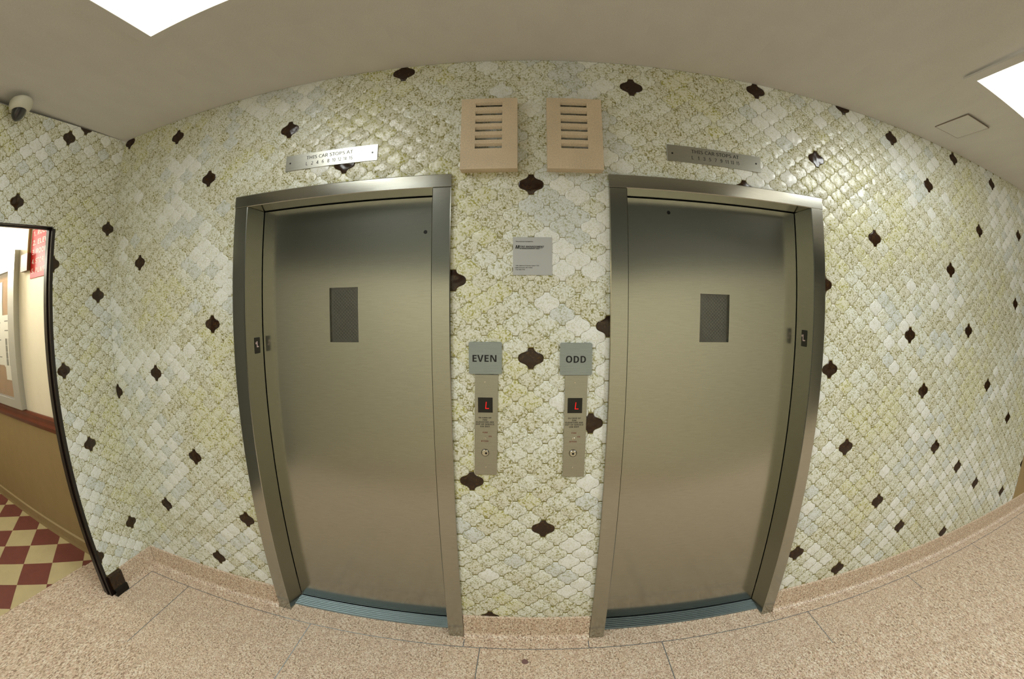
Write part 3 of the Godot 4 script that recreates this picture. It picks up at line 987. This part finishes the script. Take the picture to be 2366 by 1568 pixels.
func build_doorway() -> void:
	var t := thing("doorway_frame", "dark brown painted metal frame of the open doorway in the side wall", "door frame", Vector3(XL, -H, 1.31))
	var x0 := -2.548
	var x1 := XL + 0.004
	var st := begin()
	sweep(st, PackedVector2Array([Vector2(x1, 1.345), Vector2(x1, 1.323), Vector2(x1 - 0.002, 1.321), Vector2(-2.492, 1.321), Vector2(-2.492, 1.313), Vector2(-2.512, 1.313), Vector2(-2.512, 1.321), Vector2(x0, 1.321), Vector2(x0, 1.345)]), "y", -H, 0.4625, 0.06)
	part(st, "jamb", M.frame_brown, t)
	st = begin()
	sweep(st, PackedVector2Array([Vector2(x1, 0.4675), Vector2(x1, 0.4630), Vector2(-2.492, 0.4630), Vector2(-2.492, 0.4560), Vector2(-2.512, 0.4560), Vector2(-2.512, 0.4630), Vector2(x0, 0.4630), Vector2(x0, 0.4675)]), "z", -0.16, 1.345, 0.05)
	part(st, "header", M.frame_brown, t)
	st = begin()
	sweep(st, PackedVector2Array([Vector2(x1, -0.16), Vector2(x1, -0.10), Vector2(x0, -0.10), Vector2(x0, -0.16)]), "y", -H, 0.4625, 0.06)
	part(st, "jamb", M.frame_brown, t)
	var shoe := thing("base_end_block", "small shiny black block closing the terrazzo base at the doorway", "trim", Vector3(XL, -H, 1.41))
	st = begin()
	box(st, Vector3(XL, -H, 1.3455), Vector3(XL + 0.030, -H + 0.135, 1.474), 0.04)
	part(st, "block", M.glaze_brown, shoe)
	st = begin()
	box(st, Vector3(XL - 0.01, -H, 1.3455), Vector3(XL + 0.048, -H + 0.045, 1.474), 0.04)
	part(st, "shoe", M.shoe_black, shoe, "polished black metal foot")

func build_corridor() -> void:
	var st: SurfaceTool
	var X0 := XL - 0.083
	var X9 := -6.6
	var Z9 := -0.25
	var w := thing("wall_corridor", "corridor wall, cream above the rail and tan below, beyond the doorway", "wall", Vector3(-3.6, -H, ZC), "", "structure")
	st = begin()
	box(st, Vector3(X9, -0.72, ZC), Vector3(X0, YC, ZC + 0.1), 0.12)
	part(st, "upper_wall", M.cream_paint, w)
	st = begin()
	box(st, Vector3(X9, -H, ZC), Vector3(X0, -0.72, ZC + 0.1), 0.12)
	part(st, "lower_wall", M.tan_paint, w)
	st = begin()
	box(st, Vector3(X9 - 0.1, -H, Z9 - 0.1), Vector3(X9, YC, ZC + 0.1), 0.15)
	one("wall_corridor_end", st, M.cream_paint, "cream wall closing the far end of the corridor", "wall", Vector3(X9, -H, 0.6), "structure")
	st = begin()
	box(st, Vector3(X9, -H, Z9 - 0.1), Vector3(X0, YC, Z9), 0.15)
	one("wall_corridor_front", st, M.cream_paint, "cream wall facing the notice case across the corridor", "wall", Vector3(-4.5, -H, Z9), "structure")
	st = begin()
	box(st, Vector3(X9, YC, Z9), Vector3(X0, YC + 0.1, ZC + 0.1), 0.15)
	one("ceiling_corridor", st, M.ceiling_paint, "off-white ceiling of the corridor", "ceiling", Vector3(-4.5, YC, 0.6), "structure")
	st = begin()
	sweep(st, PackedVector2Array([Vector2(-0.665, ZC), Vector2(-0.665, ZC - 0.020), Vector2(-0.680, ZC - 0.030), Vector2(-0.700, ZC - 0.024), Vector2(-0.715, ZC - 0.024), Vector2(-0.735, ZC - 0.032), Vector2(-0.755, ZC - 0.022), Vector2(-0.770, ZC - 0.012), Vector2(-0.770, ZC)]), "x", X9, X0, 0.1)
	one("trim_1", st, M.rail_wood, "red-brown wooden chair rail along the corridor wall", "rail", Vector3(-3.6, -0.77, ZC), "structure")
	st = begin()
	sweep(st, PackedVector2Array([Vector2(-H, ZC), Vector2(-H, ZC - 0.022), Vector2(-H + 0.03, ZC - 0.016), Vector2(-H + 0.09, ZC - 0.014), Vector2(-H + 0.1, ZC)]), "x", X9, -2.95, 0.1)
	one("baseboard_corridor", st, M.tan_paint, "tan rubber baseboard of the corridor wall", "baseboard", Vector3(-3.6, -H, ZC), "structure")
	# chequered floor, laid diagonally
	var fl := thing("floor_corridor", "diagonal chequered floor of cream and maroon vinyl tiles", "floor", Vector3(-3.6, -H, 0.8), "", "structure")
	st = begin()
	box(st, Vector3(X9, -H - 0.08, Z9), Vector3(-2.952, -H - 0.004, ZC + 0.1), 0.12)
	part(st, "screed", M.grout, fl)
	var h := 0.2155
	var area := rect(X9, Z9, -2.952, ZC)
	for q in range(-14, 10):
		for e in range(-10, 4):
			if (q + e) % 2: continue
			var c := Vector2(-3.889 + h * q, 1.268 + h * e)
			var g := h - 0.0008
			var cut := Geometry2D.intersect_polygons(PackedVector2Array([c + Vector2(g, 0), c + Vector2(0, g), c - Vector2(g, 0), c - Vector2(0, g)]), area)
			if cut.is_empty(): continue
			st = begin()
			plate(st, cut[0], -0.004, 0.0, 0.0004, "floor", 2)
			part(st, "floor_tile", M.vinyl_cream if q % 2 == 0 else M.vinyl_maroon, fl)
	# notice case
	var b := thing("notice_case", "aluminium framed glass notice case with cork backing", "notice board", Vector3(-4.3, -0.657, ZC))
	st = begin()
	box(st, Vector3(-3.775, -0.657, ZC - 0.06), Vector3(-3.62, 0.50, ZC), 0.08)
	box(st, Vector3(-5.0, -0.657, ZC - 0.06), Vector3(-3.775, -0.592, ZC), 0.08)
	box(st, Vector3(-5.0, 0.36, ZC - 0.06), Vector3(-3.775, 0.50, ZC), 0.08)
	part(st, "case_frame", M.aluminium, b)
	st = begin()
	box(st, Vector3(-5.0, -0.592, ZC - 0.008), Vector3(-3.775, 0.36, ZC - 0.001), 0.1)
	part(st, "cork_panel", M.cork, b)
	st = begin()
	box(st, Vector3(-5.0, -0.592, ZC - 0.050), Vector3(-3.775, 0.36, ZC - 0.046), 0.1)
	part(st, "glass_door", M.case_glass, b)
	var n := 0
	for q in [[-4.75, -0.35, -4.05, 0.30, "large white printed notice pinned in the case"], [-4.05, -0.36, -3.83, 0.04, "narrow white notice beside the large one in the case"], [-4.02, -0.46, -3.79, -0.14, "white flyer with small pictures low in the case"]]:
		var pp := thing("paper_notice", q[4], "paper", Vector3((q[0] + q[2]) / 2, q[1], ZC - 0.013), "papers in the notice case")
		st = begin()
		plate(st, rect(q[0], q[1], q[2], q[3]), 0.0125 + n * 0.001, 0.0135 + n * 0.001, 0.0002, "corridor", 4)
		part(st, "sheet", M.paper, pp)
		st = begin()
		for row in (5 if n < 2 else 4):
			var yy: float = lerpf(q[3] - 0.05, q[1] + 0.06, row / 4.0)
			if n < 2: plate(st, rect(q[0] + 0.06, yy, q[2] - 0.06, yy + 0.008), 0.0135 + n * 0.001, 0.0139 + n * 0.001, 0.0001, "corridor")
			else:
				for cx in [0.04, 0.13]: plate(st, rect(q[0] + cx, yy, q[0] + cx + 0.055, yy + 0.05), 0.0135 + n * 0.001, 0.0139 + n * 0.001, 0.0001, "corridor")
		part(st, "print", M.photo_print, pp).set_meta("kind", "stuff")
		n += 1
	# red sign, grey box and conduit
	var rs := thing("red_sign", "red board with a white numbered list on the cream corridor wall", "sign", Vector3(-3.1, 0.265, ZC))
	st = begin()
	plate(st, rect(-3.355, 0.265, -2.78, 0.60), 0.0, 0.006, 0.001, "corridor", 6)
	part(st, "board", M.red_board, rs)
	st = begin()
	var yy := 0.552
	for line in ["1. ROOF DOOR", "2. ELEVATOR", "3. ROOF DOOR", "4. STORE ROOM", "5. PUMP ROOM"]:
		letters(st, line, -3.325, yy, 0.034, 0.0061, "corridor", 0.50, true, 0.0, false)
		yy -= 0.064
	part(st, "lettering", M.white_print, rs, "white capitals")
	var gb := thing("junction_box", "small brown-grey electrical box beside the red sign", "electrical box", Vector3(-3.43, 0.33, ZC))
	st = begin()
	box(st, Vector3(-3.505, 0.325, ZC - 0.04), Vector3(-3.36, 0.445, ZC), 0.05)
	part(st, "box", M.grey_box, gb)
	st = begin()
	sweep(st, disc(-3.395, ZC - 0.014, 0.014, 10), "y", 0.445, YC, 0.08)
	part(st, "conduit", M.tan_paint, gb)
	corridor_lamp("corridor_ceiling_light", "long fluorescent ceiling light in the corridor", Vector3(-4.9, YC - 0.05, 0.45), Vector3(-3.3, YC, 0.75), Vector3(0, -1, 0), 0.4)
	corridor_lamp("corridor_wall_light", "fluorescent light high on the end wall of the corridor", Vector3(X9, 0.80, 0.15), Vector3(X9 + 0.05, 1.0, 1.35), Vector3(1, 0, 0), 0.3)

func corridor_lamp(called: String, label: String, lo: Vector3, hi: Vector3, facing: Vector3, energy: float) -> void:
	var cl := thing(called, label, "light", (lo + hi) / 2)
	var st := begin()
	box(st, lo, hi, 0.1)
	part(st, "tray", M.fixture_paint, cl)
	st = begin()
	var inset := (Vector3.ONE - facing.abs()) * 0.015
	box(st, lo + inset + facing * ((hi - lo) * facing.abs()).length() * 1.02, hi - inset + facing * 0.025, 0.1)
	part(st, "lamp_lens", M.tube_glow, cl)
	var c := (lo + hi) / 2
	var d := hi - lo
	var along := Vector3(d.x, 0, 0) if facing.y != 0.0 else Vector3(0, 0, d.z)
	var across := Vector3(0, 0, d.z) if facing.y != 0.0 else Vector3(0, d.y, 0)
	c += facing * (((hi - lo) * facing.abs()).length() * 0.5 + 0.035)
	var ea := bow(c + along / 2) - bow(c - along / 2)
	var eb := bow(c + across / 2) - bow(c - across / 2)
	var out := bow(c + facing * 0.05) - bow(c)
	var lamp := AreaLight3D.new()
	lamp.name = called + "_glow"
	lamp.area_size = Vector2(ea.length() * 0.95, eb.length() * 0.9)
	lamp.light_energy = energy
	lamp.light_color = Color(1.0, 0.98, 0.92)
	lamp.shadow_enabled = true
	add_child(lamp)
	var bx := ea.normalized()
	var bz := -bx.cross(eb.normalized()).normalized()
	if bz.dot(out) > 0.0: bz = -bz
	lamp.global_transform = Transform3D(Basis(bx, bz.cross(bx).normalized(), bz), bow(c))

func build_ceiling_fittings() -> void:
	var st := begin()
	var h := thing("ceiling_hatch", "square painted access hatch flush in the ceiling by the light panel", "hatch", Vector3(2.39, YC, 1.49))
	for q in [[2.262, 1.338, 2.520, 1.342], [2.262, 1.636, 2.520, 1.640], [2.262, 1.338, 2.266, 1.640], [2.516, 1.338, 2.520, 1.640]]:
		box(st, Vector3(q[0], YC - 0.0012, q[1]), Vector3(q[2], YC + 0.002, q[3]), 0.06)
	part(st, "painted_joint", M.grey_box, h, "thin dark strip in place of the shaded joint around the hatch")  # solid strips coloured dark where the open joint would be in shade
	st = begin()
	box(st, Vector3(2.267, YC - 0.002, 1.343), Vector3(2.515, YC + 0.002, 1.635), 0.06)
	part(st, "lid", M.ceiling_paint, h)
	# dome camera by the left wall
	var c := thing("dome_camera", "white dome security camera with dark lens in the ceiling corner", "security camera", Vector3(-2.36, YC, 0.86))
	var base := bow(Vector3(-2.36, YC, 0.86))
	var sx := bow(Vector3(-2.31, YC, 0.86)).distance_to(base) / 0.05
	var sz := bow(Vector3(-2.36, YC, 0.91)).distance_to(base) / 0.05
	var lathe := func(profile: Array, top: float) -> SurfaceTool:
		var s := begin()
		var m := 24
		for k in profile.size() - 1:
			for a in m:
				var q := []
				for e in [[k, a], [k, a + 1], [k + 1, a + 1], [k + 1, a]]:
					var pr: Vector2 = profile[e[0]]
					var an: float = TAU * e[1] / m
					q.append(Vector3(-2.36 + cos(an) * pr.x, top - pr.y, 0.86 + sin(an) * pr.x))
				var mid: Vector3 = (q[0] + q[2]) / 2.0
				var hint := (mid - Vector3(-2.36, top - 0.02, 0.86)).normalized()
				tri(s, q[0], q[1], q[2], hint)
				tri(s, q[0], q[2], q[3], hint)
		return s
	part(lathe.call([Vector2(0.0, 0.0), Vector2(0.075, 0.0), Vector2(0.082, 0.008), Vector2(0.082, 0.026), Vector2(0.076, 0.042), Vector2(0.062, 0.054), Vector2(0.0, 0.056)], YC), "housing", M.white_plastic, c)
	var ball := []
	for k in 9: ball.append(Vector2(0.052 * cos(PI / 2 * k / 8.0), 0.055 * sin(PI / 2 * k / 8.0)))
	part(lathe.call(ball, YC - 0.052), "lens_dome", M.dome_glass, c, "dark glass lens dome")
